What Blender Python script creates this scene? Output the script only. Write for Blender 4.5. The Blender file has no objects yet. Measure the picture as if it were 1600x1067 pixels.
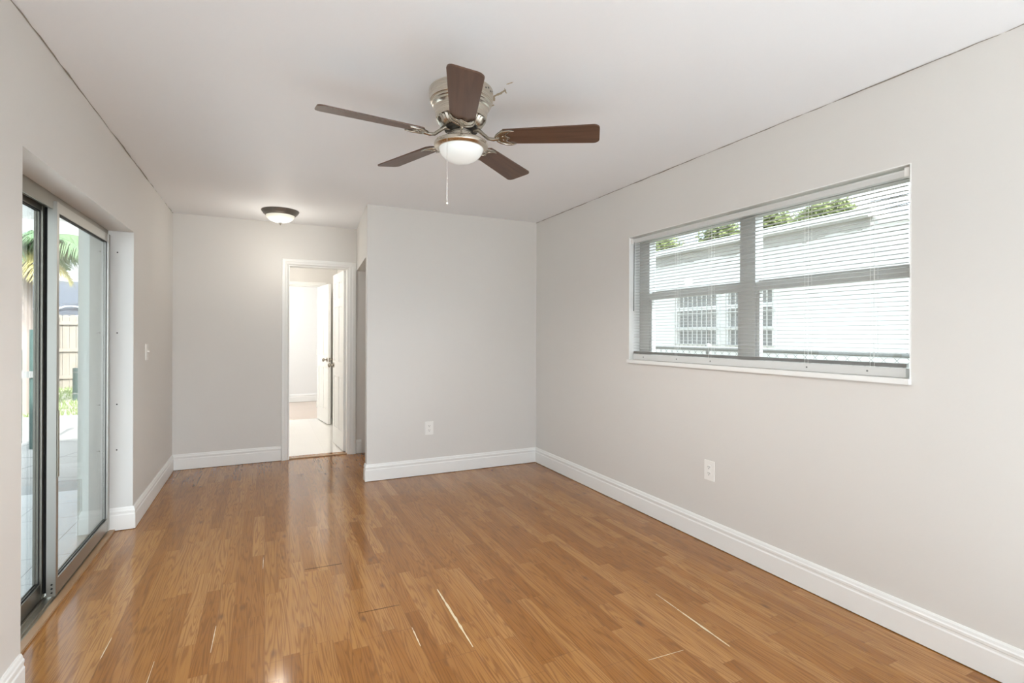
import bpy, bmesh, math, random
from mathutils import Vector, Matrix
PI = math.pi
SC = bpy.context.scene
COL = SC.collection
random.seed(7)

# ------------------------------------------------------------------ camera
CAM_F, CAM_CY = 806.16, 522.0            # focal length and principal row, in pixels of the 1600x1067 frame
yaw, pitch, roll = 0.4471, 0.0012, 0.0032
cd = bpy.data.cameras.new('camera')
cam = bpy.data.objects.new('camera', cd)
COL.objects.link(cam)
cd.sensor_fit = 'HORIZONTAL'
cd.sensor_width = 36.0
cd.lens = CAM_F / 1600 * 36.0
cd.shift_y = (CAM_CY - 533.5) / 1600.0
cd.clip_start = 0.02
cd.clip_end = 400
Fv = Vector((math.sin(yaw)*math.cos(pitch), math.cos(yaw)*math.cos(pitch), math.sin(pitch)))
Rv = Vector((math.cos(yaw), -math.sin(yaw), 0))
Uv = Rv.cross(Fv)
R2 = Rv*math.cos(roll) + Uv*math.sin(roll)
U2 = Uv*math.cos(roll) - Rv*math.sin(roll)
M3 = Matrix((R2, U2, -Fv)).transposed()
cam.matrix_world = Matrix.Translation((0, 0, 1.2963)) @ M3.to_4x4()
SC.camera = cam

# ------------------------------------------------------------------ view, sky, sun
SC.view_settings.view_transform = 'Standard'
SC.view_settings.look = 'None'
SC.view_settings.gamma = 1
SC.view_settings.use_curve_mapping = False
SC.view_settings.exposure = 0.88
SC.cycles.use_denoising = True
SC.cycles.max_bounces = 14
SC.cycles.diffuse_bounces = 10
SC.cycles.glossy_bounces = 5
SC.cycles.transparent_max_bounces = 16
SC.cycles.sample_clamp_indirect = 6.0

SKY_STRENGTH = 1.4
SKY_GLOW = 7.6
SUN_STRENGTH = 8.0
wd = bpy.data.worlds.new('sky')
SC.world = wd
wd.use_nodes = True
nt = wd.node_tree
nt.nodes.clear()
wo = nt.nodes.new('ShaderNodeOutputWorld')
wb = nt.nodes.new('ShaderNodeBackground')
wc = nt.nodes.new('ShaderNodeTexCoord')
wm = nt.nodes.new('ShaderNodeMapping')
wm.inputs['Scale'].default_value = (1.2, 1.2, 5.0)
wn = nt.nodes.new('ShaderNodeTexNoise')
wn.inputs['Scale'].default_value = 2.2
wn.inputs['Detail'].default_value = 5
wr = nt.nodes.new('ShaderNodeValToRGB')
wr.color_ramp.elements[0].position = 0.36
wr.color_ramp.elements[0].color = (0.52, 0.72, 0.92, 1)
wr.color_ramp.elements[1].position = 0.56
wr.color_ramp.elements[1].color = (0.885, 0.945, 1.0, 1)
nt.links.new(wc.outputs['Generated'], wm.inputs['Vector'])
nt.links.new(wm.outputs[0], wn.inputs['Vector'])
nt.links.new(wn.outputs['Fac'], wr.inputs[0])
# glow added to the unseen sky behind the camera to brighten the room
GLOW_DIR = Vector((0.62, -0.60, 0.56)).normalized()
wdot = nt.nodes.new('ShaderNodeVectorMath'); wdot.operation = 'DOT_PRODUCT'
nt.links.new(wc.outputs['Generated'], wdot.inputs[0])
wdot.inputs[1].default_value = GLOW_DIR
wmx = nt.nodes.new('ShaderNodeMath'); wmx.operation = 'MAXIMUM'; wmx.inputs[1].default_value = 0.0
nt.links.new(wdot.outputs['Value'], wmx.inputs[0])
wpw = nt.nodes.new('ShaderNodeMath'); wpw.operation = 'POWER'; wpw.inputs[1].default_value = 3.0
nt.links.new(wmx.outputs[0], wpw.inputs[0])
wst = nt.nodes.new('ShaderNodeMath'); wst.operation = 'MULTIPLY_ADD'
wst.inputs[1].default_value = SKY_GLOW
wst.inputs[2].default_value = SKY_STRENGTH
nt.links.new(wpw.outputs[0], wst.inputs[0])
nt.links.new(wr.outputs[0], wb.inputs['Color'])
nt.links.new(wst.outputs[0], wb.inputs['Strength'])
nt.links.new(wb.outputs[0], wo.inputs['Surface'])

sd = bpy.data.lights.new('sun', 'SUN')
sd.energy = SUN_STRENGTH
sd.angle = math.radians(3)
sd.color = (1.0, 0.99, 0.97)
sun = bpy.data.objects.new('sun', sd)
COL.objects.link(sun)
sdir = Vector((-0.02, 0.74, -0.67)).normalized()       # high sun behind the photographer
sun.rotation_euler = sdir.to_track_quat('-Z', 'Y').to_euler()


def portal(name, loc, sx, sy, direction):
    l = bpy.data.lights.new(name, 'AREA')
    l.shape = 'RECTANGLE'
    l.size, l.size_y = sx, sy
    l.cycles.is_portal = True
    o = bpy.data.objects.new(name, l)
    COL.objects.link(o)
    o.location = loc
    o.rotation_euler = Vector(direction).to_track_quat('-Z', 'Y').to_euler()
    return o


# ------------------------------------------------------------------ room numbers (metres)
H = 2.44
XR, XL, YF, YJ, XJ = 2.502, -0.787, 5.793, 4.645, 0.813
YB = -2.6                                 # wall behind the camera
DY0, DY1, DZ = 2.4345, 4.19, 1.97         # glass door opening in the left wall
WY0, WY1, WZ0, WZ1 = 1.257, 3.157, 1.10, 2.04   # window opening in the right wall
OX0, OX1, OZ = 0.225, 0.812, 2.005        # hall doorway in the far wall
XO = -1.02                                # outer face of the left wall
XRO = 2.72                                # outer face of the right wall


# ------------------------------------------------------------------ material helpers
class NG:
    def __init__(self, name):
        self.m = bpy.data.materials.new(name)
        self.m.use_nodes = True
        self.t = self.m.node_tree
        self.t.nodes.clear()
        self.out = self.t.nodes.new('ShaderNodeOutputMaterial')

    def n(self, kind, **kw):
        nd = self.t.nodes.new(kind)
        for k, v in kw.items():
            if k in nd.inputs.keys() if isinstance(k, str) else False:
                nd.inputs[k].default_value = v
            else:
                setattr(nd, k, v)
        return nd

    def l(self, a, b):
        self.t.links.new(a, b)

    def val(self, sock, v):
        if hasattr(v, 'links') or hasattr(v, 'is_linked'):
            self.l(v, sock)
        else:
            sock.default_value = v

    def math(self, op, a, b=None, c=None):
        nd = self.t.nodes.new('ShaderNodeMath')
        nd.operation = op
        self.val(nd.inputs[0], a)
        if b is not None: self.val(nd.inputs[1], b)
        if c is not None: self.val(nd.inputs[2], c)
        return nd.outputs[0]

    def comb(self, x, y, z=0.0):
        nd = self.t.nodes.new('ShaderNodeCombineXYZ')
        self.val(nd.inputs[0], x); self.val(nd.inputs[1], y); self.val(nd.inputs[2], z)
        return nd.outputs[0]

    def noise(self, vec, scale, detail=2.0, rough=0.5, dist=0.0):
        nd = self.t.nodes.new('ShaderNodeTexNoise')
        if vec is not None: self.l(vec, nd.inputs['Vector'])
        nd.inputs['Scale'].default_value = scale
        nd.inputs['Detail'].default_value = detail
        nd.inputs['Roughness'].default_value = rough
        nd.inputs['Distortion'].default_value = dist
        return nd.outputs['Fac']

    def white(self, vec):
        nd = self.t.nodes.new('ShaderNodeTexWhiteNoise')
        nd.noise_dimensions = '3D'
        self.l(vec, nd.inputs['Vector'])
        return nd.outputs['Value']

    def ramp(self, fac, stops):
        nd = self.t.nodes.new('ShaderNodeValToRGB')
        cr = nd.color_ramp
        while len(cr.elements) < len(stops): cr.elements.new(0.5)
        for e, (p, c) in zip(cr.elements, stops):
            e.position = p
            e.color = (c[0], c[1], c[2], 1)
        self.val(nd.inputs[0], fac)
        return nd.outputs[0]

    def mix(self, fac, a, b, mode='MIX'):
        nd = self.t.nodes.new('ShaderNodeMix')
        nd.data_type = 'RGBA'
        nd.blend_type = mode
        self.val(nd.inputs[0], fac)
        for s, v in ((nd.inputs[6], a), (nd.inputs[7], b)):
            if isinstance(v, tuple): s.default_value = (v[0], v[1], v[2], 1)
            else: self.l(v, s)
        return nd.outputs[2]

    def bump(self, h, strength, dist=0.01):
        nd = self.t.nodes.new('ShaderNodeBump')
        nd.inputs['Strength'].default_value = strength
        nd.inputs['Distance'].default_value = dist
        self.l(h, nd.inputs['Height'])
        return nd.outputs[0]

    def bsdf(self, color, rough=0.5, metal=0.0, normal=None, spec=None):
        b = self.t.nodes.new('ShaderNodeBsdfPrincipled')
        if isinstance(color, tuple): b.inputs['Base Color'].default_value = (color[0], color[1], color[2], 1)
        else: self.l(color, b.inputs['Base Color'])
        self.val(b.inputs['Roughness'], rough)
        b.inputs['Metallic'].default_value = metal
        if spec is not None: b.inputs['Specular IOR Level'].default_value = spec
        if normal is not None: self.l(normal, b.inputs['Normal'])
        self.l(b.outputs[0], self.out.inputs['Surface'])
        return b

    def obj(self):
        return self.t.nodes.new('ShaderNodeTexCoord').outputs['Object']

    def xyz(self, v):
        nd = self.t.nodes.new('ShaderNodeSeparateXYZ')
        self.l(v, nd.inputs[0])
        return nd.outputs


def paint(name, col, rough=0.5, bump=0.08, scale=60, var=0.03, spec=0.4):
    g = NG(name)
    o = g.obj()
    f = g.noise(o, 1.7, 3)
    c = g.mix(f, tuple(x*(1-var) for x in col), tuple(min(1, x*(1+var)) for x in col))
    h = g.noise(o, scale, 3)
    g.bsdf(c, rough, 0, g.bump(h, bump, 0.004), spec)
    return g.m


def metal(name, col, rough=0.3, brush=(0.5, 0.5, 90)):
    g = NG(name)
    mp = g.n('ShaderNodeMapping')
    g.l(g.obj(), mp.inputs['Vector'])
    mp.inputs['Scale'].default_value = brush
    f = g.noise(mp.outputs[0], 3.0, 3)
    r = g.math('MULTIPLY_ADD', f, 0.06, rough - 0.03)
    c = g.mix(f, tuple(x*0.99 for x in col), tuple(min(1, x*1.01) for x in col))
    g.bsdf(c, r, 1.0)
    return g.m


M = {}
M['wall'] = paint('greige_wall_paint', (0.690, 0.670, 0.638), 0.5, 0.10, 45, 0.015, 0.35)
M['reveal'] = paint('pale_reveal_paint', (0.69, 0.69, 0.67), 0.5, 0.06, 60, 0.015)
M['ceiling'] = paint('ceiling_paint', (0.81, 0.82, 0.835), 0.6, 0.16, 26, 0.015, 0.3)
M['trim'] = paint('white_trim_paint', (0.83, 0.83, 0.81), 0.35, 0.03, 30, 0.01)
M['endwall'] = paint('white_end_room_paint', (0.80, 0.80, 0.79), 0.5, 0.05, 45, 0.01)
M['plastic'] = paint('white_plastic', (0.84, 0.83, 0.80), 0.3, 0.0, 30, 0.01)
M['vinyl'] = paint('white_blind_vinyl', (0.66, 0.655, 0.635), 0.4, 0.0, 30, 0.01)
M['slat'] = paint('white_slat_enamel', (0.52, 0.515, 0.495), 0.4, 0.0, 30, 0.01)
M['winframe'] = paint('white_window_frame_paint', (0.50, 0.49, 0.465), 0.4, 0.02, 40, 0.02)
M['dark'] = paint('dark_slot', (0.03, 0.028, 0.025), 0.6, 0.0)
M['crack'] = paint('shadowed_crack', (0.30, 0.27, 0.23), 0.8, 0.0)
M['peel'] = paint('peeled_plaster', (0.42, 0.35, 0.25), 0.8, 0.3, 90, 0.1)
M['alu'] = metal('brushed_aluminium', (0.47, 0.46, 0.43), 0.42)
M['alu_frame'] = metal('dull_aluminium', (0.34, 0.325, 0.285), 0.45)
M['alu_dark'] = metal('weathered_aluminium', (0.42, 0.40, 0.34), 0.42)
M['gasket'] = paint('black_rubber_gasket', (0.012, 0.012, 0.012), 0.6, 0.0)
M['nickel'] = metal('brushed_nickel', (0.66, 0.61, 0.53), 0.27)
M['nickel_dark'] = metal('antique_nickel', (0.40, 0.365, 0.31), 0.22)
M['pewter'] = metal('dark_pewter', (0.25, 0.235, 0.215), 0.42)
M['black_metal'] = metal('dark_flywheel_metal', (0.05, 0.045, 0.04), 0.35)
M['chain'] = metal('chain_metal', (0.70, 0.68, 0.63), 0.35)
M['galv'] = metal('galvanised_steel', (0.50, 0.51, 0.50), 0.45)
M['threshold'] = paint('oak_threshold', (0.40, 0.25, 0.14), 0.35, 0.05, 40, 0.1)
M['stucco'] = paint('white_stucco', (0.74, 0.735, 0.71), 0.85, 0.5, 70, 0.03, 0.2)
M['extwall'] = paint('pale_green_grey_stucco', (0.56, 0.60, 0.565), 0.8, 0.3, 70, 0.03, 0.2)
M['eave'] = paint('grey_eave_board', (0.44, 0.425, 0.39), 0.8, 0.4, 25, 0.25, 0.2)
M['fascia'] = paint('white_fascia', (0.80, 0.80, 0.78), 0.6, 0.1, 25, 0.04)
M['roof'] = paint('grey_flat_roof', (0.55, 0.54, 0.52), 0.9, 0.4, 30, 0.1, 0.2)
M['bars'] = paint('white_security_bars', (0.60, 0.59, 0.56), 0.5, 0.0)
M['concrete'] = paint('pale_concrete', (0.50, 0.485, 0.45), 0.85, 0.4, 18, 0.10, 0.2)
M['kerb'] = paint('stained_kerb_concrete', (0.36, 0.37, 0.36), 0.85, 0.4, 14, 0.25, 0.2)
M['soil'] = paint('dry_yard_soil', (0.36, 0.34, 0.25), 0.95, 0.4, 9, 0.2, 0.1)
M['soil_dark'] = paint('dark_side_yard_soil', (0.15, 0.14, 0.10), 0.95, 0.4, 9, 0.2, 0.1)
M['tarp'] = paint('blue_grey_tarp', (0.155, 0.175, 0.21), 0.5, 0.2, 6, 0.12)
M['tarp_pale'] = paint('pale_tarp_edge', (0.62, 0.66, 0.72), 0.5, 0.2, 6, 0.08)
M['green_post'] = paint('dark_green_post_paint', (0.055, 0.095, 0.085), 0.45, 0.0, 30, 0.1)
M['cable'] = paint('black_cable', (0.02, 0.02, 0.02), 0.6, 0.0)
M['trunk'] = paint('palm_trunk_bark', (0.27, 0.22, 0.19), 0.9, 0.8, 30, 0.25, 0.1)
M['chip'] = paint('bare_fibre_core', (0.74, 0.62, 0.42), 0.8, 0.4, 60, 0.12, 0.1)
M['gap'] = paint('open_joint', (0.035, 0.022, 0.012), 0.9, 0.0)
M['wand'] = paint('grey_clear_wand', (0.20, 0.20, 0.19), 0.25, 0.0)
M['cord'] = paint('white_cord', (0.80, 0.79, 0.76), 0.7, 0.0)
M['fence_metal'] = paint('weathered_grey_fence_metal', (0.20, 0.20, 0.19), 0.5, 0.0, 30, 0.1)
M['darkglass'] = paint('dim_window_glass', (0.30, 0.295, 0.28), 0.12, 0.0, 5, 0.2)


def leafmat(name, a, b):
    g = NG(name)
    f = g.noise(g.obj(), 9.0, 3)
    c = g.mix(f, a, b)
    d = g.bsdf(c, 0.55, 0, None, 0.3)
    tr = g.n('ShaderNodeBsdfTranslucent')
    g.l(c, tr.inputs['Color'])
    mx = g.n('ShaderNodeMixShader')
    mx.inputs[0].default_value = 0.35
    g.l(d.outputs[0], mx.inputs[1]); g.l(tr.outputs[0], mx.inputs[2])
    g.l(mx.outputs[0], g.out.inputs['Surface'])
    return g.m


M['leaf'] = leafmat('tree_leaves', (0.10, 0.13, 0.045), (0.26, 0.29, 0.11))
M['palm'] = leafmat('palm_leaflets', (0.10, 0.20, 0.10), (0.22, 0.29, 0.15))
M['palm_dry'] = leafmat('yellowing_palm_leaflets', (0.42, 0.38, 0.15), (0.55, 0.46, 0.20))
M['grass'] = leafmat('grass_blades', (0.14, 0.22, 0.06), (0.34, 0.40, 0.16))


def glassmat(name, tint):
    g = NG(name)
    fr = g.n('ShaderNodeFresnel')
    bf = g.n('ShaderNodeNewGeometry').outputs['Backfacing']
    g.l(g.math('MULTIPLY_ADD', bf, 1/1.5-1.5, 1.5), fr.inputs['IOR'])     # same reflectance on both faces of the pane
    tr = g.n('ShaderNodeBsdfTransparent')
    tr.inputs['Color'].default_value = (*tint, 1)
    gl = g.n('ShaderNodeBsdfGlossy')
    gl.inputs['Roughness'].default_value = 0.004
    w = g.noise(g.obj(), 1.4, 1)
    g.l(g.bump(w, 0.02, 0.01), gl.inputs['Normal'])
    mx = g.n('ShaderNodeMixShader')
    g.l(fr.outputs[0], mx.inputs[0]); g.l(tr.outputs[0], mx.inputs[1]); g.l(gl.outputs[0], mx.inputs[2])
    g.l(mx.outputs[0], g.out.inputs['Surface'])
    return g.m


M['glass'] = glassmat('clear_pane', (0.965, 0.98, 0.972))


def lampglass(name, col, strength):
    g = NG(name)
    f = g.noise(g.obj(), 22.0, 2)
    c = g.mix(f, tuple(x*0.96 for x in col), col)
    b = g.bsdf(c, 0.25, 0)
    g.l(c, b.inputs['Emission Color'])
    b.inputs['Emission Strength'].default_value = strength
    return g.m


M['bowl'] = lampglass('frosted_white_glass', (0.80, 0.82, 0.80), 0.10)


def alabaster():
    g = NG('lit_alabaster_glass')
    o = g.obj()
    s = g.xyz(o)
    f = g.noise(o, 16.0, 3)
    d = g.math('SQRT', g.math('ADD', g.math('MULTIPLY', s[0], s[0]), g.math('MULTIPLY', s[1], s[1])))
    e = g.ramp(d, [(0.0, (1.0, 0.98, 0.94)), (0.06, (0.95, 0.94, 0.88)), (0.11, (0.62, 0.60, 0.50))])
    c = g.mix(f, (0.70, 0.70, 0.62), (0.80, 0.80, 0.74))
    b = g.bsdf(c, 0.3)
    g.l(e, b.inputs['Emission Color'])
    b.inputs['Emission Strength'].default_value = 0.40
    return g.m


M['alabaster'] = alabaster()


def laminate():
    g = NG('oak_laminate_strips')
    s = g.xyz(g.obj())
    x = g.math('SUBTRACT', s[0], 0.2)
    y = s[1]
    sx = g.math('DIVIDE', x, 0.0652)
    i = g.math('FLOOR', sx)
    fx = g.math('FRACT', sx)
    px = g.math('DIVIDE', x, 0.1956)
    p = g.math('FLOOR', px)
    fp = g.math('FRACT', px)
    r1 = g.white(g.comb(i, 3.7, 1.3))
    rp = g.white(g.comb(p, 9.1, 4.2))
    jy = g.math('ADD', g.math('DIVIDE', y, 0.72), g.math('MULTIPLY', r1, 7.3))
    j = g.math('FLOOR', jy)
    fj = g.math('FRACT', jy)
    ky = g.math('ADD', g.math('DIVIDE', y, 1.21), g.math('MULTIPLY', rp, 5.7))
    fk = g.math('FRACT', ky)
    tint = g.white(g.comb(i, j, 0.5))
    tint2 = g.white(g.comb(i, j, 8.5))
    # grain: contours of stretched noise give the cathedral figure
    gv = g.comb(g.math('ADD', g.math('MULTIPLY', s[0], 21.0), g.math('MULTIPLY', tint, 37.0)),
                g.math('ADD', g.math('MULTIPLY', y, 1.05), g.math('MULTIPLY', tint2, 23.0)), 0.0)
    n1 = g.noise(gv, 1.0, 2.0, 0.45, 0.35)
    rings = g.math('SINE', g.math('MULTIPLY', n1, 82.0))
    rings = g.math('POWER', g.math('MULTIPLY_ADD', rings, 0.5, 0.5), 2.2)
    fv = g.comb(g.math('MULTIPLY', s[0], 190.0), g.math('MULTIPLY', y, 4.5), tint)
    fine = g.noise(fv, 1.0, 3.0, 0.6)
    kv = g.comb(g.math('ADD', g.math('MULTIPLY', s[0], 9.0), g.math('MULTIPLY', tint, 11.0)),
                g.math('ADD', g.math('MULTIPLY', y, 3.6), g.math('MULTIPLY', tint2, 17.0)), 0.0)
    vor = g.n('ShaderNodeTexVoronoi')
    vor.inputs['Scale'].default_value = 1.0
    g.l(kv, vor.inputs['Vector'])
    knot = g.math('SUBTRACT', 1.0, g.math('MULTIPLY', vor.outputs['Distance'], 6.5))
    knot = g.math('MAXIMUM', knot, 0.0)
    knot = g.math('MULTIPLY', knot, g.math('GREATER_THAN', tint2, 0.35))
    base = g.ramp(tint, [(0.0, (0.290, 0.118, 0.026)), (0.35, (0.350, 0.152, 0.038)),
                         (0.7, (0.395, 0.182, 0.050)), (1.0, (0.455, 0.225, 0.074))])
    c = g.mix(g.math('MULTIPLY', rings, 0.55), base, (0.165, 0.062, 0.016))
    c = g.mix(g.math('MULTIPLY', g.math('MAXIMUM', g.math('SUBTRACT', fine, 0.5), 0.0), 1.3), c, (0.22, 0.10, 0.04))
    c = g.mix(g.math('MULTIPLY', g.math('MAXIMUM', g.math('SUBTRACT', 0.5, fine), 0.0), 0.6), c, (0.50, 0.27, 0.10))
    c = g.mix(g.math('MULTIPLY', knot, 0.8), c, (0.12, 0.055, 0.025))

    def edge(fr, w):
        d = g.math('MINIMUM', fr, g.math('SUBTRACT', 1.0, fr))
        return g.math('LESS_THAN', d, w)
    strip_seam = g.math('MULTIPLY', edge(fx, 0.012), 0.22)
    piece_seam = g.math('MULTIPLY', edge(fj, 0.0022), 0.25)
    plank_seam = g.math('MULTIPLY', edge(fp, 0.005), 0.5)
    end_seam = g.math('MULTIPLY', edge(fk, 0.0009), 0.55)
    sm = g.math('MAXIMUM', g.math('MAXIMUM', strip_seam, piece_seam), g.math('MAXIMUM', plank_seam, end_seam))
    c = g.mix(sm, c, (0.17, 0.08, 0.035))
    und = g.noise(g.comb(g.math('MULTIPLY', s[0], 3.0), g.math('MULTIPLY', y, 1.2), rp), 1.0, 2)
    hgt = g.math('ADD', g.math('MULTIPLY', und, 1.0),
                 g.math('MULTIPLY', g.math('MAXIMUM', plank_seam, end_seam), -0.25))
    rough = g.math('MULTIPLY_ADD', g.noise(g.obj(), 5.0, 3), 0.08, 0.09)
    g.bsdf(c, rough, 0, g.bump(hgt, 0.05, 0.02), 0.40)
    return g.m


M['laminate'] = laminate()


def tilemat(name, col, grout, size, rough, line=0.004, rot=0.0):
    g = NG(name)
    mp = g.n('ShaderNodeMapping')
    mp.inputs['Rotation'].default_value = (0, 0, rot)
    g.l(g.obj(), mp.inputs['Vector'])
    s = g.xyz(mp.outputs[0])
    fs = []
    ids = []
    for a in (0, 1):
        q = g.math('DIVIDE', s[a], size)
        fr = g.math('FRACT', q)
        ids.append(g.math('FLOOR', q))
        fs.append(g.math('LESS_THAN', g.math('MINIMUM', fr, g.math('SUBTRACT', 1.0, fr)), line/size))
    gr = g.math('MAXIMUM', fs[0], fs[1])
    t = g.white(g.comb(ids[0], ids[1], 2.0))
    c = g.mix(t, tuple(x*0.97 for x in col), col)
    f = g.noise(mp.outputs[0], 3.0, 4)
    c = g.mix(g.math('MULTIPLY', f, 0.10), c, tuple(x*0.7 for x in col))
    c = g.mix(gr, c, grout)
    g.bsdf(c, rough, 0)
    return g.m


M['tile'] = tilemat('glossy_white_tile', (0.84, 0.83, 0.80), (0.79, 0.775, 0.745), 0.6, 0.03)
M['bounce_tile'] = tilemat('white_bounce_tile', (0.80, 0.81, 0.82), (0.6, 0.6, 0.6), 0.6, 0.3)
M['patio_tile'] = tilemat('white_patio_tile', (0.56, 0.57, 0.57), (0.25, 0.25, 0.25), 0.40, 0.35, 0.003)
M['slab'] = tilemat('jointed_concrete_slab', (0.36, 0.35, 0.33), (0.17, 0.165, 0.155), 0.9, 0.85, 0.010, 0.35)
M['far_floor'] = paint('pale_wood_floor', (0.60, 0.50, 0.43), 0.3, 0.02, 20, 0.05)


def woodmat(name, a, b, axis, rough=0.4, scale=1.0):
    g = NG(name)
    mp = g.n('ShaderNodeMapping')
    sc = [14*scale, 14*scale, 14*scale]
    sc[axis] = 0.9*scale
    mp.inputs['Scale'].default_value = sc
    g.l(g.obj(), mp.inputs['Vector'])
    f = g.noise(mp.outputs[0], 2.0, 4, 0.6, 0.6)
    c = g.ramp(f, [(0.3, a), (0.7, b)])
    g.bsdf(c, rough, 0, g.bump(f, 0.08, 0.003))
    return g.m


M['blade'] = woodmat('walnut_blade', (0.070, 0.034, 0.020), (0.135, 0.068, 0.040), 0, 0.38)
M['fence'] = woodmat('pale_weathered_fence_wood', (0.20, 0.172, 0.140), (0.27, 0.235, 0.195), 2, 0.85)


# ------------------------------------------------------------------ mesh helpers
def box(bm, x0, x1, y0, y1, z0, z1, mat=None):
    vs = [Vector((x, y, z)) for x in (x0, x1) for y in (y0, y1) for z in (z0, z1)]
    if mat is not None: vs = [mat @ v for v in vs]
    v = [bm.verts.new(p) for p in vs]
    for f in ((0, 1, 3, 2), (4, 6, 7, 5), (0, 4, 5, 1), (2, 3, 7, 6), (0, 2, 6, 4), (1, 5, 7, 3)):
        bm.faces.new([v[k] for k in f])
    return v


def bev(bm, w, seg=2, angle=30):
    es = [e for e in bm.edges if len(e.link_faces) == 2 and e.calc_face_angle(0) > math.radians(angle)]
    if es: bmesh.ops.bevel(bm, geom=es, offset=w, segments=seg, affect='EDGES', profile=0.5)


def lathe(bm, prof, n=40, c=(0, 0, 0), cap=True):
    rings = []
    for r, z in prof:
        if r < 1e-6:
            rings.append([bm.verts.new((c[0], c[1], c[2]+z))])
        else:
            rings.append([bm.verts.new((c[0]+r*math.cos(2*PI*k/n), c[1]+r*math.sin(2*PI*k/n), c[2]+z)) for k in range(n)])
    for a, b in zip(rings, rings[1:]):
        for k in range(n):
            k2 = (k+1) % n
            if len(a) == 1 and len(b) == 1: continue
            if len(a) == 1: bm.faces.new((a[0], b[k], b[k2]))
            elif len(b) == 1: bm.faces.new((a[k2], a[k], b[0]))
            else: bm.faces.new((a[k], b[k], b[k2], a[k2]))
    if cap:
        for r in (rings[0], rings[-1]):
            if len(r) > 1: bm.faces.new(r)
    bmesh.ops.recalc_face_normals(bm, faces=bm.faces[:])


def tube(bm, pts, rad, n=8, cap=True):
    pts = [Vector(p) for p in pts]
    rads = rad if isinstance(rad, (list, tuple)) else [rad]*len(pts)
    rings = []
    prev = None
    for k, p in enumerate(pts):
        d = (pts[min(k+1, len(pts)-1)] - pts[max(k-1, 0)]).normalized()
        if prev is None:
            a = d.orthogonal().normalized()
        else:
            a = (prev - d*prev.dot(d))
            a = a.normalized() if a.length > 1e-6 else d.orthogonal().normalized()
        prev = a
        b = d.cross(a)
        rings.append([bm.verts.new(p + (a*math.cos(2*PI*q/n) + b*math.sin(2*PI*q/n))*rads[k]) for q in range(n)])
    for r0, r1 in zip(rings, rings[1:]):
        for q in range(n):
            bm.faces.new((r0[q], r0[(q+1) % n], r1[(q+1) % n], r1[q]))
    if cap:
        bm.faces.new(rings[0][::-1]); bm.faces.new(rings[-1])


def sweep(bm, path, prof):
    """profile of (offset to the left of travel, z) swept along a 2-D path with mitred corners"""
    pts = [Vector((p[0], p[1])) for p in path]
    rings = []
    for k, p in enumerate(pts):
        d0 = (pts[k]-pts[k-1]).normalized() if k > 0 else None
        d1 = (pts[k+1]-pts[k]).normalized() if k < len(pts)-1 else None
        n0 = Vector((-d0.y, d0.x)) if d0 else None
        n1 = Vector((-d1.y, d1.x)) if d1 else None
        if n0 and n1:
            m = (n0+n1).normalized()
            m = m / max(0.3, m.dot(n0))
        else:
            m = n0 or n1
        rings.append([bm.verts.new((p.x+m.x*o, p.y+m.y*o, z)) for o, z in prof])
    n = len(prof)
    for a, b in zip(rings, rings[1:]):
        for q in range(n):
            bm.faces.new((a[q], a[(q+1) % n], b[(q+1) % n], b[q]))
    bm.faces.new(rings[0]); bm.faces.new(rings[-1])
    bmesh.ops.recalc_face_normals(bm, faces=bm.faces[:])


def prism(bm, outline, z0, z1):
    a = [bm.verts.new((p[0], p[1], z0)) for p in outline]
    b = [bm.verts.new((p[0], p[1], z1)) for p in outline]
    n = len(outline)
    bm.faces.new(a[::-1]); bm.faces.new(b)
    for k in range(n):
        bm.faces.new((a[k], a[(k+1) % n], b[(k+1) % n], b[k]))
    bmesh.ops.recalc_face_normals(bm, faces=bm.faces[:])


def obj(name, bm, m, parent=None, smooth=None, label=None):
    me = bpy.data.meshes.new(name)
    bm.to_mesh(me)
    bm.free()
    me.materials.append(m)
    if smooth is not None:
        for p in me.polygons: p.use_smooth = True
        me.set_sharp_from_angle(angle=math.radians(smooth))
    o = bpy.data.objects.new(name, me)
    COL.objects.link(o)
    if parent: o.parent = parent
    if label: o['label'] = label
    return o


def struct(name, bm, m, parent=None, smooth=None):
    o = obj(name, bm, m, parent, smooth)
    if parent is None: o['kind'] = 'structure'
    return o


def thing(name, label, cat, loc=(0, 0, 0), rz=0.0, group=None, kind=None):
    o = bpy.data.objects.new(name, None)
    o.empty_display_size = 0.1
    COL.objects.link(o)
    o.location = loc
    o.rotation_euler = (0, 0, rz)
    if label: o['label'] = label
    if cat: o['category'] = cat
    if group: o['group'] = group
    if kind: o['kind'] = kind
    return o


def tag(o, label, cat, group=None):
    o['label'] = label
    o['category'] = cat
    if group: o['group'] = group
    return o


def copy_tree(o, parent=None):
    c = o.copy()
    COL.objects.link(c)
    if parent: c.parent = parent
    for ch in [q for q in bpy.data.objects if q.parent == o]:
        copy_tree(ch, c)
    return c


def B(*a):
    bm = bmesh.new()
    if a: box(bm, *a)
    return bm


# ------------------------------------------------------------------ room shell
bm = bmesh.new()
prism(bm, [(XL-0.22, 0.6), (XRO, 0.6), (XRO, YF+0.16), (XL-0.22, YF+0.16)], -0.12, 0.0)
floor = struct('floor', bm, M['laminate'])
struct('floor_back', B(XL-0.22, XRO, YB-0.15, 0.6, -0.12, 0.0), M['bounce_tile'])  # unseen pale tile added to bounce sunlight up to the ceiling
struct('ceiling', B(XL-0.23, XRO, YB-0.15, 11.0, H, H+0.18), M['ceiling'])

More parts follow.
